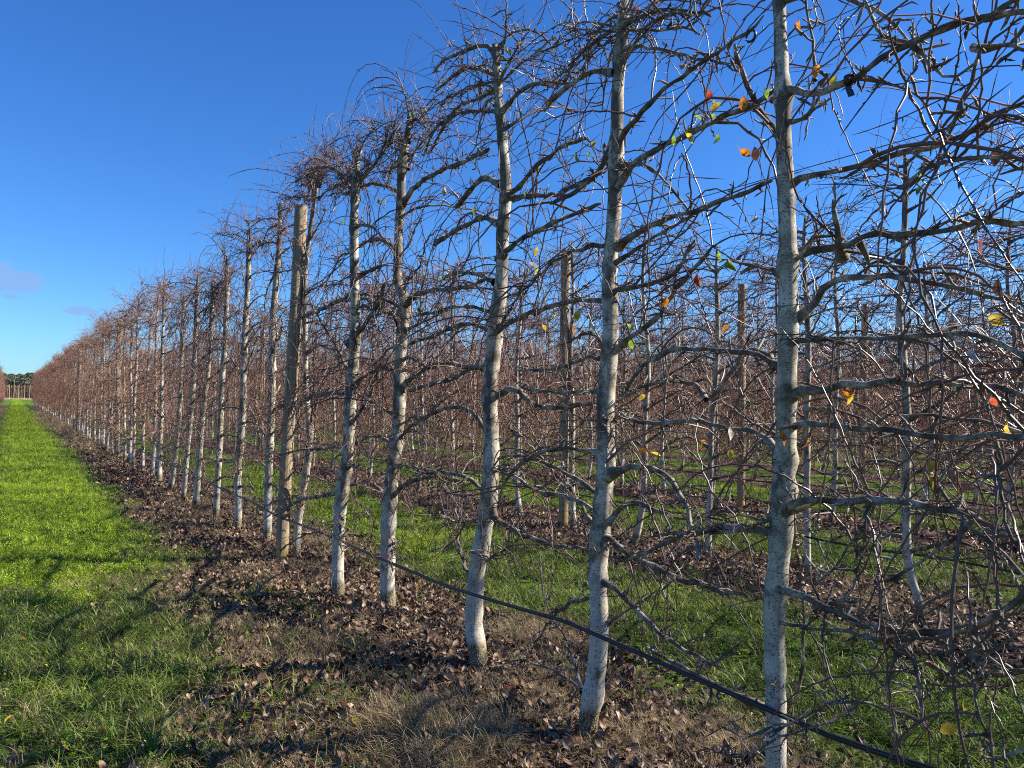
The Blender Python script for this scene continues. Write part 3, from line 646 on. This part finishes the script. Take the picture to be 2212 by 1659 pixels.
# --- tree kinds that repeat
class Kind: pass
def make_kind(seed, H=3.55, detail=1, dens=15, thick=1.25):
    rng = np.random.default_rng(seed); k = Kind()
    n = 40; z = np.linspace(-.05, H, n); a, b = rng.uniform(0, 6, 2)
    TP = np.c_[.02 * np.sin(z * 1.6 + a), .035 * np.sin(z * 1.9 + b) + .02 * np.sin(z * 4 + a), z]; TP[:, 1] += rng.uniform(.03, .16) * np.exp(-z / .35) * rng.choice([-1, 1])
    TP[:, :2] -= TP[0, :2]
    TR = rng.uniform(.03, .038) * (1 - .62 * (z / H) ** 1.5); TR[:3] *= 1.15
    limbs = auto_limbs(rng, TP, H, None, 1.05) + top_limbs(rng, TP)
    k.trunk = trunk_mesh(rng, TP, TR, 8, [l[0][0][2] for l in limbs][::2])
    k.limbs = []
    for P, R in limbs:
        m, mt = MB(), MB(); limb_mesh(rng, P, R, m, 5); L = np.linalg.norm(np.diff(P, axis=0), axis=1).sum()
        twigs_for(rng, P, R, mt, m, max(3, int(round(dens * L * (1.15 if P[0][2] > H - .5 else 1)))), int(round(8 * L)), detail, 0, .25 if P[-1][2] > 2.6 else 0, thick)
        k.limbs.append((m, mt))
    k.trunk_me = k.trunk.mesh('trunk', [BARK])
    k.split = [(m.mesh('limb', [LIMB]), mt.mesh('twigs', [TWIG])) for m, mt in k.limbs]
    def merged(parts, mats):
        M = MB()
        for mb_, mat in parts:
            for v, q, mi in zip(mb_.v, mb_.q, mb_.m): pass
            if mb_.n: M.raw(np.concatenate(mb_.v), np.concatenate(mb_.q), mat)
        return M.mesh('merged', mats)
    k.limbs_me = merged([(m, 0) for m, _ in k.limbs], [LIMB]); k.twigs_me = merged([(mt, 0) for _, mt in k.limbs], [FARTWIG])
    k.all_me = merged([(k.trunk, 0)] + [(m, 1) for m, _ in k.limbs] + [(mt, 2) for _, mt in k.limbs], [BARK, LIMB, FARTWIG])
    return k
KINDS_ = [make_kind(500 + i, 3.42 + .06 * i) for i in range(6)]
FARKINDS = [make_kind(600 + i, 3.45 + .06 * i, 0, 20, 1.5) for i in range(6)]
OPEN = make_kind(700, 3.6, 1, 2, .9)
rt = random.Random(5)
row_x = lambda r: ROW0 + PITCHX * (r - 1)
post_y = lambda r: 7.5 + .28 * (r - 1)
YEND = 113
cand = []       # (row, x, y)
def jit(a): return rt.uniform(-a, a)
y = front_trees[NFRONT - 1][2][0][1] + SPACE
while y < YEND: cand.append((1, 2.23 + jit(.05), y + jit(.07))); y += SPACE
for y in (front_trees[0][2][0][1] - 1.1, -.55, -1.65, -2.7): cand.append((1, 2.24, y))
for r in range(2, NROW + 1):
    y = 3.15 + rt.uniform(-.1, .1) if r > 2 else 3.22
    y0 = y - 1.09 * math.ceil((y - max(-3.5 if r < 4 else .12 * row_x(r), -3.5)) / 1.09)
    y = y0
    while y < YEND: cand.append((r, row_x(r) + jit(.06), y + jit(.02 if y < 8 else .07))); y += 1.09
cand = [c for c in cand if not (c[0] == 2 and 2.7 < c[2] < 6.0)]
def vis(x, y):
    ok = False
    for z in (.2, 1.8, 3.5):
        q = project((x, y, z)); ok = ok or (q[2] > .5 and -30 < q[0] < 2250 and -60 < q[1] < 1720)
    return ok
seen = sorted([c for c in cand if vis(c[1], c[2])], key=lambda c: project((c[1], c[2], 1))[2])
NIND = 300 - len(FRONT)
indiv, rest = seen[:NIND], seen[NIND:]
hid = [c for c in cand if not vis(c[1], c[2])]
ORD = ['zeroth', 'first', 'second', 'third', 'fourth', 'fifth', 'sixth', 'seventh', 'eighth', 'ninth', 'tenth', 'eleventh', 'twelfth', 'thirteenth', 'fourteenth', 'fifteenth', 'sixteenth', 'seventeenth', 'eighteenth', 'nineteenth', 'twentieth']
ROWN = {1: 'front', **{i: ORD[i] for i in range(2, 21)}}
def place_kind(k, x, y, rz, s, mode, label, group):
    root = link('fruit_tree', None, None, (x, y, 0)); root.rotation_euler = (jit(.012), jit(.02), rz); root.scale = (s, s, s); tag(root, label, 'tree', group); root.empty_display_size = .2
    link('trunk', k.trunk_me, root)
    if mode == 2:
        for a, b in k.split:
            lo = link('limb', a, root); link('twigs', b, lo)
    else:
        link('limbs', k.limbs_me, root); link('twigs', k.twigs_me, root)
    return root
def label_for(r, x, y):
    if r == 1 and y < 1.5:
        return ('bare tree nearest the camera, only its limbs reaching in from the right edge', 'front row')
    P0 = post_y(r); PS = 14.2
    others = sorted(c[2] for c in seen if c[0] == r)
    if r == 1: others = sorted(others + [t[2][0][1] for t in front_trees[:NFRONT]])
    if r == 2: others = sorted(others + [t[2][0][1] for t in front_trees[NFRONT:]])
    if r <= 3:
        for k in range(2 if r == 1 else 1):
            p = P0 + k * PS; nm = ('first' if k == 0 else 'second')
            before = [q for q in others if q < p]; after = [q for q in others if q > p]
            if y < p and (k == 0 or y > P0):
                n = len([q for q in before if q > y + 1e-6]) + 1
                if n <= 12: return ('bare tree in the %s row, %s on the near side of its %s wooden post' % (ROWN[r], ORD[n], nm), None)
            if y > p and (y < p + PS * (.5 if r > 1 else 1)) and k == (1 if r == 1 else 0):
                n = len([q for q in after if q < y - 1e-6]) + 1
                if n <= 9: return ('bare tree in the %s row, %s beyond its %s wooden post' % (ROWN[r], ORD[n], nm), None)
        return ('one of the small bare trees crowded together far down the %s row' % ROWN[r], 1)
    return ('one of the bare trees in the %s row from the camera, seen through nearer rows' % ROWN[r], 1)
for r, x, y in indiv:
    z = project((x, y, 1))[2]; k = (KINDS_ if z < (30 if r == 1 else 11.5) else FARKINDS)[rt.randrange(6)]; k = OPEN if r == 1 and y < 2 else k
    lb, g = label_for(r, x, y)
    place_kind(k, x, y, rt.choice([0, PI]) + jit(.25), rt.uniform(.95, 1.06) if r > 1 else rt.uniform(.98, 1.04), 2 if (z < 9.2 or r == 1 and y < 2) else 1, lb, 'bare trellised fruit trees of the %s row' % ROWN[r])
# the remaining hundreds, far off and hidden in one another, and the left hand row
allc = proto_collection('orchard_trees', [k.all_me for k in FARKINDS])
pts = [(x, y) for r, x, y in rest + hid if r > 1 or y > 2]
hid1 = [(x, y) for r, x, y in hid if r == 1 and y < 2]
for x, y in hid1:
    place_kind(OPEN, x, y, PI + jit(.2), 1.0, 1, 'bare front row tree beside the camera, outside the right edge', 'bare trellised fruit trees of the front row')
y = 40
while y < YEND: pts.append((ROW0 - PITCHX + jit(.05), y)); y += SPACE
pts = np.array(pts); n = len(pts)
far = scatter('orchard', allc, np.c_[pts, np.zeros(n)], np.c_[rg.normal(0, .01, (n, 2)), rg.choice([0, PI], n) + rg.normal(0, .2, n)], rg.uniform(.95, 1.06, n), rg.integers(0, len(FARKINDS), n))
tag(far, 'distant mass of bare reddish orchard trees filling the rows behind', 'orchard')

# ------------------------------------------------------------------ posts
def mat_post():
    m, t, b = newmat('weathered_timber', .8, .25)
    oc = nd(t, 'ShaderNodeTexCoord').outputs['Object']
    g_ = noise(t, mapping(t, oc, (40, 40, 1.6)), 1.0, 6, .7)
    c = ramp(t, g_, [(.3, (.1, .07, .04)), (.42, (.25, .185, .115)), (.6, (.37, .29, .19)), (.75, (.44, .36, .25))])
    c = mixc(t, ramp(t, noise(t, oc, 3, 3), [(.45, 0.0), (.7, .5)]), c, (.34, .3, .2, 1))
    kn = ramp(t, noise(t, mapping(t, oc, (16, 16, 7)), 1, 2), [(.66, 0.0), (.72, .8)]); c = mixc(t, kn, c, (.1, .06, .035, 1))
    se = nd(t, 'ShaderNodeSeparateXYZ'); t.links.new(oc, se.inputs[0])
    c = mixc(t, ramp(t, se.outputs[2], [(.16, .6), (.24, 0.0)]), c, (.4, .26, .09, 1))
    t.links.new(c, b.inputs['Base Color'])
    bump(t, noise(t, mapping(t, oc, (90, 90, 2)), 1, 5, .75), .8, .01, b); return m
POST = mat_post()
STEEL, t_, b_ = newmat('galvanised_wire', .45, .5); b_.inputs['Base Color'].default_value = (.13, .13, .13, 1); b_.inputs['Metallic'].default_value = .6
mb = MB(); n = 26; z = np.r_[np.linspace(-.1, 3.46, n), 3.482, 3.49]; r = np.r_[.06 + .0015 * np.sin(np.linspace(0, 14, n)), .056, .045]
P = np.c_[.004 * np.sin(z * 2), .006 * np.sin(z * 1.3), z]; mb.tubes(np.vstack([P, P[-1] + [0, 0, .001]]), np.r_[r, 0], 20); post_me = mb.mesh('post', [POST])
for p_ in post_me.polygons:
    if p_.center.z > 3.48: p_.use_smooth = False
mb = MB()
WH = [3.3, 2.86, 2.4, 1.95, 1.5, 1.05]
for h in WH:
    mb.tubes(np.array([[-.062, -.014, h + .004], [-.069, -.007, h + .001], [-.07, 0, h], [-.069, .007, h + .001], [-.062, .014, h + .004]]), np.full(5, .002), 4)
staple_me = mb.mesh('wire_staples', [STEEL])
np_ = 0
for r in range(1, 13):
    for k in range(0, 8):
        y = post_y(r) + 14.2 * k; x = row_x(r) - .03
        q = project((x, y, 3.4))
        if r > 1 and q[2] > 48 or q[0] > 2240: continue
        if r == 1 and k == 0: x, y = 2.22, 7.48
        o = link('wooden_post', None, None, (x, y, 0)); o.rotation_euler = (.017, .026, 0) if r == 1 and k == 0 else (jit(.008), jit(.01), 0); o.empty_display_size = .2
        link('pole', post_me, o).rotation_euler = (0, 0, rt.uniform(0, 6)); link('wire_staples', staple_me, o)
        lb = 'round weathered timber post in the %s row, %s one from the camera' % (ROWN[r], ORD[k + 1])
        tag(o, lb, 'post', 'timber trellis posts')

# ------------------------------------------------------------------ wires and drip hoses
HOSE, t_, b_ = newmat('black_pipe', .38, .5); b_.inputs['Base Color'].default_value = (.012, .012, .013, 1)
RW = {1: 'front', 2: 'second', 3: 'third'}
WN = ['top', 'second', 'third', 'fourth', 'fifth', 'lowest']
for r in (1, 2, 3):
    for hi, h in enumerate(WH):
        ys = np.r_[np.arange(-4, 24, .5), np.arange(24, YEND, 3)]
        sag = -.012 * np.abs(np.sin((ys - post_y(r)) / 14.2 * PI)) + .004 * np.sin(ys * 2.1 + hi)
        mb = MB(); mb.tubes(np.c_[np.full(len(ys), row_x(r) - .075) + .008 * np.sin(ys + hi * 2), ys, h + sag], np.full(len(ys), .0015), 4)
        tag(link('trellis_wire', mb.mesh('trellis_wire', [STEEL])), 'thin steel trellis wire along the %s row, %s from the top' % (RW[r], WN[hi]) if 0 < hi < 5 else 'thin steel trellis wire along the %s row, the %s one' % (RW[r], WN[hi]), 'wire', 'trellis wires')
    ys = np.r_[np.arange(-4, 16, .12), np.arange(16, YEND, 1)]
    sag = -.035 * np.abs(np.sin(ys * 1.37 + r)) ** .8 + .01 * np.sin(ys * 3.1)
    mb = MB(); mb.tubes(np.c_[np.full(len(ys), row_x(r) - .062) + .012 * np.sin(ys * 1.1), ys, (np.interp(ys, [-4, .65, 1.5, 2.1, 2.9, 4, 5.9, 7.5, 9], [.6, .64, .56, .57, .585, .505, .485, .445, .47]) if r == 1 else .5) + sag * (.25 if r == 1 else 1)], np.full(len(ys), .0095), 8)
    tag(link('drip_hose', mb.mesh('drip_hose', [HOSE])), 'black plastic drip hose sagging along the %s row at knee height' % RW[r], 'hose', 'drip hoses')

# ------------------------------------------------------------------ hanging leaves (parts of the front trees)
LEAVES = '''1529,240,green 1545,208,yellow 1487,269,green 1475,281,yellow 1555,253,green 1567,216,yellow 1534,182,red 1494,243,green 1591,315,orange 1630,307,brown
1665,182,green 1638,189,brown 1607,195,orange 1670,198,red 1551,280,green 1273,392,orange 1262,325,green 1249,323,green 1134,410,green 1286,302,yellow 1307,302,brown 1631,455,grey 1452,282,green 1163,525,yellow 1375,3,red
1727,35,orange 1767,126,orange 1814,154,yellow 2148,310,brown 2140,253,grey 1870,312,brown 1996,336,brown 1993,352,green 1999,398,green 1915,414,grey 2129,500,red
1348,694,green 1355,720,green 1438,633,orange 1446,624,yellow 1505,582,red 1499,694,grey 1249,662,yellow 1254,616,brown 1166,574,yellow 1169,697,yellow 1195,670,yellow 1587,700,orange 1398,848,yellow 1630,851,yellow 1532,947,orange 1579,963,yellow 1400,973,yellow 1406,966,orange 1345,982,grey 1351,1030,green 1577,913,grey 1675,925,orange 1198,1001,orange 1136,563,grey 1307,544,brown 1555,537,green 1571,555,green
1832,830,yellow 1840,836,orange 2124,848,red 1745,937,orange 2031,988,yellow 1997,1020,yellow 2177,905,yellow 2105,736,grey 2155,592,brown 2125,675,yellow
918,578,green 944,592,green 835,429,yellow 819,423,green 1019,445,green 1065,108,green 1095,100,yellow 2082,1562,yellow 2082,1501,yellow 1536,1433,yellow 1240,700,orange 1290,560,brown 900,660,green 890,235,green 745,470,green 1760,215,grey'''
rl = np.random.default_rng(77)
for q in LEAVES.split():
    a, b, c = q.split(','); a, b = float(a), float(b)
    best = min(front_trees[:5], key=lambda ft: abs(project((ft[1], ft[2][30][1], 1.6))[0] - a)); off = rl.uniform(-.12, .1)
    p = on_plane(a, b, best[1] - .03 + off); s = rl.uniform(.6, .95) * (1.3 if (a, b) in ((1832, 830), (1840, 836), (1814, 154)) else 1)
    o = link('leaf', LEAF_ME[c, int(rl.integers(0, 3))], best[0]); o.location = Vector(p) - best[0].location
    o.rotation_euler = (rl.uniform(-1.2, 1.2), rl.uniform(.5, 1.7), rl.uniform(-PI, PI)); o.scale = (s, s, s)
    o['label'] = {'green': 'green', 'yellow': 'yellow', 'orange': 'orange', 'red': 'red', 'brown': 'brown curled', 'grey': 'pale withered'}[c] + ' leaf left hanging'
# a withered pear
PEAR, t_, b_ = newmat('withered_pear', .5, .4); oc = nd(t_, 'ShaderNodeTexCoord').outputs['Object']; t_.links.new(ramp(t_, noise(t_, oc, 40, 3), [(.4, (.12, .06, .03)), (.55, (.62, .43, .2))]), b_.inputs['Base Color'])
zz = np.array([0, .006, .014, .022, .03, .038, .046, .05]); rr = np.array([.001, .009, .014, .0155, .0125, .008, .0055, 0]); mb = MB(); mb.tubes(np.c_[zz * 0, zz * 0, -.05 + zz], rr, 12); mb.tubes(np.array([[0, 0, -.002], [.002, 0, .01], [.004, 0, .022]]), np.full(3, .0012), 4)
b = front_trees[2]; o = link('withered_fruit', mb.mesh('withered_fruit', [PEAR]), b[0]); o.location = Vector(on_plane(960, 405, b[1] - .05)) - b[0].location; o.scale = (1.1,) * 3; o['label'] = 'withered yellow fruit hanging from a twig'

# ------------------------------------------------------------------ black rubber ties
def band(P0, r, n=18):
    th = np.linspace(0, 2 * PI, n); return np.c_[P0[0] + r * np.cos(th), P0[1] + 0 * th, P0[2] + r * np.sin(th)]
def strap(name, pts, w_, t_h, lab):
    P = np.asarray(pts, float); m = MB(); T = np.gradient(P, axis=0); T /= np.linalg.norm(T, axis=1, keepdims=True); W = np.array([0, 1.0, 0]); N_ = np.cross(T, W); N_ /= np.linalg.norm(N_, axis=1, keepdims=True)
    V = np.stack([P - W * w_ / 2 - N_ * t_h, P + W * w_ / 2 - N_ * t_h, P + W * w_ / 2 + N_ * t_h, P - W * w_ / 2 + N_ * t_h], 1); m.raw(V.reshape(-1, 3), MB._grid(1, len(P), 4)); m.raw(V[0], [[0, 1, 2, 3]]); m.raw(V[-1], [[3, 2, 1, 0]])
    return tag(link(name, m.mesh(name, [HOSE], False)), lab, 'tie')
c = on_plane(1836, 172, 2.19)
bnd = [c + np.array([.017 * math.cos(a), .0, .017 * math.sin(a)]) for a in np.linspace(-PI * .5, PI * 1.45, 16)]
tail = [bnd[-1] + np.array([-.012, -.004 * k, -.011 * k]) for k in range(1, 5)]
strap('tree_tie', bnd + tail, .021, .0016, 'black rubber tie wrapped round the thick high limb of the nearest tree')
c = on_plane(1622, 78, 2.21); ring = [c + np.array([0, .02 * math.cos(a), .02 * math.sin(a)]) for a in np.linspace(0, 5.6, 14)]
mb = MB(); mb.tubes(np.array(ring), np.full(14, .0045), 5); tag(link('tree_tie', mb.mesh('tree_tie', [HOSE])), 'small loop of black tubing hooked over a limb tip high between two front trees', 'tie')

# ------------------------------------------------------------------ weeds and coloured leaves on the ground
WEED = mat_leaf('broad_weed', [(.07, .15, .02), (.14, .25, .035), (.2, .3, .05)], .35)
wl = ['broad bladed green weed at the bottom edge, left of the leaf litter', 'tall narrow green weed clump at the bottom left', 'low broad leaf weed in the bottom left corner', 'dark green blade clump in the shaded grass at left', 'small green weed by the left picture edge',
      'bright green weed clump on the leaf litter behind the drip hose', 'pale green weed tuft beyond the nearest trunk', 'green grass clump between the second and third close trunks',
      'light green blade clump low in the grass right of the bottom left corner', 'small upright weed in the dull grass beneath the bright lane']
for (px, py, h, n, wd, lab) in ((325, 1640, .2, 18, .013, wl[0]), (240, 1610, .17, 16, .01, wl[1]), (110, 1640, .1, 16, .014, wl[2]), (320, 1500, .12, 18, .009, wl[3]), (40, 1510, .12, 14, .01, wl[4]), (1660, 1670, .09, 16, .011, wl[5]), (1790, 1500, .1, 18, .012, wl[6]), (1180, 1310, .12, 22, .009, wl[7]), (205, 1655, .13, 22, .01, wl[8]), (225, 1420, .1, 20, .008, wl[9])):
    g0 = ground(px, py); me = blades(np.random.default_rng(px), n, h, wd, .9, .02, WEED, .7, 7); o = link('weed', me, None, (g0[0], g0[1], float(height(g0[0], g0[1])) - .004)); tag(o, lab, 'plant', 'weeds in the orchard floor')
fl = [(62, 1383, 'orange', 'small orange fallen leaf in the grass near the left edge'), (82, 1488, 'orange', 'orange brown fallen leaf in the shaded grass at lower left'), (40, 1545, 'yellow', 'yellow fallen leaf nearest the bottom left corner'), (1118, 1505, 'red', 'reddish orange curled leaf on the litter left of the scaly trunk foot'), (755, 1562, 'yellow', 'small yellow leaf lying on the litter left of the straw clump')]
for px, py, c, lab in fl:
    g0 = ground(px, py, .03); o = link('fallen_leaf', LEAF_ME[c, 1], None, (g0[0], g0[1], float(height(g0[0], g0[1])) + .05)); o.rotation_euler = (.3, .2, px % 6); o.scale = (1.15,) * 3; tag(o, lab, 'leaf', 'coloured leaves on the ground')

# ------------------------------------------------------------------ far end: pole trellis, forest hill
mb = MB(); z = np.linspace(-.1, 3.5, 8); mb.tubes(np.c_[.03 * np.sin(z), .0 * z, z], np.full(8, .075), 8); fp = mb.mesh('far_pole', [POST])
th_rng = np.random.default_rng(9); TH = []
PALE, t_, b_ = newmat('far_pale_bark', .8, .2); b_.inputs['Base Color'].default_value = (.42, .36, .3, 1)
for s in range(3):
    mb = MB(); z = np.linspace(0, 3.3, 8); mb.tubes(np.c_[.08 * np.sin(z * 1.4 + s), .03 * np.sin(z), z], np.full(8, .03), 5, 0)
    S = np.c_[th_rng.normal(0, .1, 110), th_rng.normal(0, .1, 110), th_rng.uniform(.2, 3.0, 110)]; D = np.c_[th_rng.normal(0, .9, 110), th_rng.normal(0, .4, 110), th_rng.uniform(.1, 1, 110)]
    mb.tubes(grow(th_rng, S, D, th_rng.uniform(.3, .8, 110), 5, np.full(110, 1.0), .2), np.full((110, 5), .008), 3, 1); TH.append(mb.mesh('young_tree', [PALE, FARTWIG]))
for k in range(26):
    x = -12 + k * 1.0 + th_rng.uniform(-.15, .15); o = link('far_post', fp, None, (x, 213 + .3 * th_rng.normal(), 0)); o.rotation_euler = (0, th_rng.normal(0, .02), th_rng.uniform(0, 6))
    tag(o, 'one of the pale poles closing the far end of the grass alley', 'post', 'pale poles at the alley end')
for k in range(60):
    x = -9 + k * .4 + th_rng.uniform(-.15, .15); o = link('young_tree', TH[k % 3], None, (x, 214 + .4 * th_rng.normal(), 0)); o.rotation_euler = (0, 0, th_rng.uniform(0, 6))
    tag(o, 'one of the slender bare trees among the far pale poles', 'tree', 'slender trees at the alley end')
HILLMAT, t_, b_ = newmat('hill_soil', .95, .1); b_.inputs['Base Color'].default_value = (.05, .06, .03, 1)
ax_ = np.linspace(-900, 1200, 90); ay = np.linspace(260, 900, 40); X, Y = np.meshgrid(ax_, ay, indexing='ij')
def hill_h(x, y):
    t = np.clip((y - 300) / 330, 0, 1); s = t * t * (3 - 2 * t)
    return -1.5 + s * (6.5 + 2.6 * np.sin(x * .011 + .8) + 1.6 * np.sin(x * .031) + 1.0 * np.sin(x * .07 + 2))
V = np.stack([X, Y, hill_h(X, Y)], -1).reshape(-1, 3); i = np.arange(89)[:, None] * 40 + np.arange(39)[None]
mb = MB(); mb.raw(V, np.stack([i, i + 40, i + 41, i + 1], -1).reshape(-1, 4)); tag(link('hill', mb.mesh('hill', [HILLMAT])), kind='structure')
EUC = mat_leaf('far_foliage', [(.05, .06, .035), (.09, .105, .065), (.13, .145, .095)], .25)
FT = []
for s in range(4):
    r_ = np.random.default_rng(60 + s); mb = MB(); n = 2800
    cs = np.c_[r_.normal(0, 2.0, 9), r_.normal(0, 2.0, 9), r_.uniform(3.0, 8.5, 9)]; j = r_.integers(0, 9, n); d = r_.normal(0, 1, (n, 3)); d /= np.linalg.norm(d, axis=1, keepdims=True)
    c0 = cs[j] + d * r_.uniform(.5, 1.0, (n, 1)) * np.array([2.1, 2.1, 1.5]); A = r_.normal(0, 1, (n, 3)); A /= np.linalg.norm(A, axis=1, keepdims=True); B = np.cross(A, d); B /= np.linalg.norm(B, axis=1, keepdims=True) + 1e-9; A *= .23; B *= .23
    V = np.stack([c0 - A - B, c0 + A - B, c0 + A + B, c0 - A + B], 1).reshape(-1, 3); mb.raw(V, np.arange(n * 4).reshape(-1, 4), 0)
    mb.tubes(np.array([[0, 0, -1], [.2, .1, 3], [.1, 0, 6]]), np.array([.3, .22, .1]), 6, 1); FT.append(mb.mesh('gum_tree', [EUC, PALE], False))
fc = proto_collection('forest_kinds', FT); r_ = np.random.default_rng(3); n = 8000
x = r_.uniform(-500, 1100, n); y = 270 + 420 * r_.random(n) ** 1.2
k = (x > -40 - .05 * y) & (x < 1.9 * y); x, y = x[k], y[k]; n = len(x)
fo = scatter('forest', fc, np.c_[x, y, hill_h(x, y)], np.c_[np.zeros(n), np.zeros(n), r_.uniform(0, 6.28, n)], r_.uniform(.45, .85, n), r_.integers(0, 4, n))
tag(fo, 'dark grey green forest covering the low hill beyond the far end of the rows', 'forest')
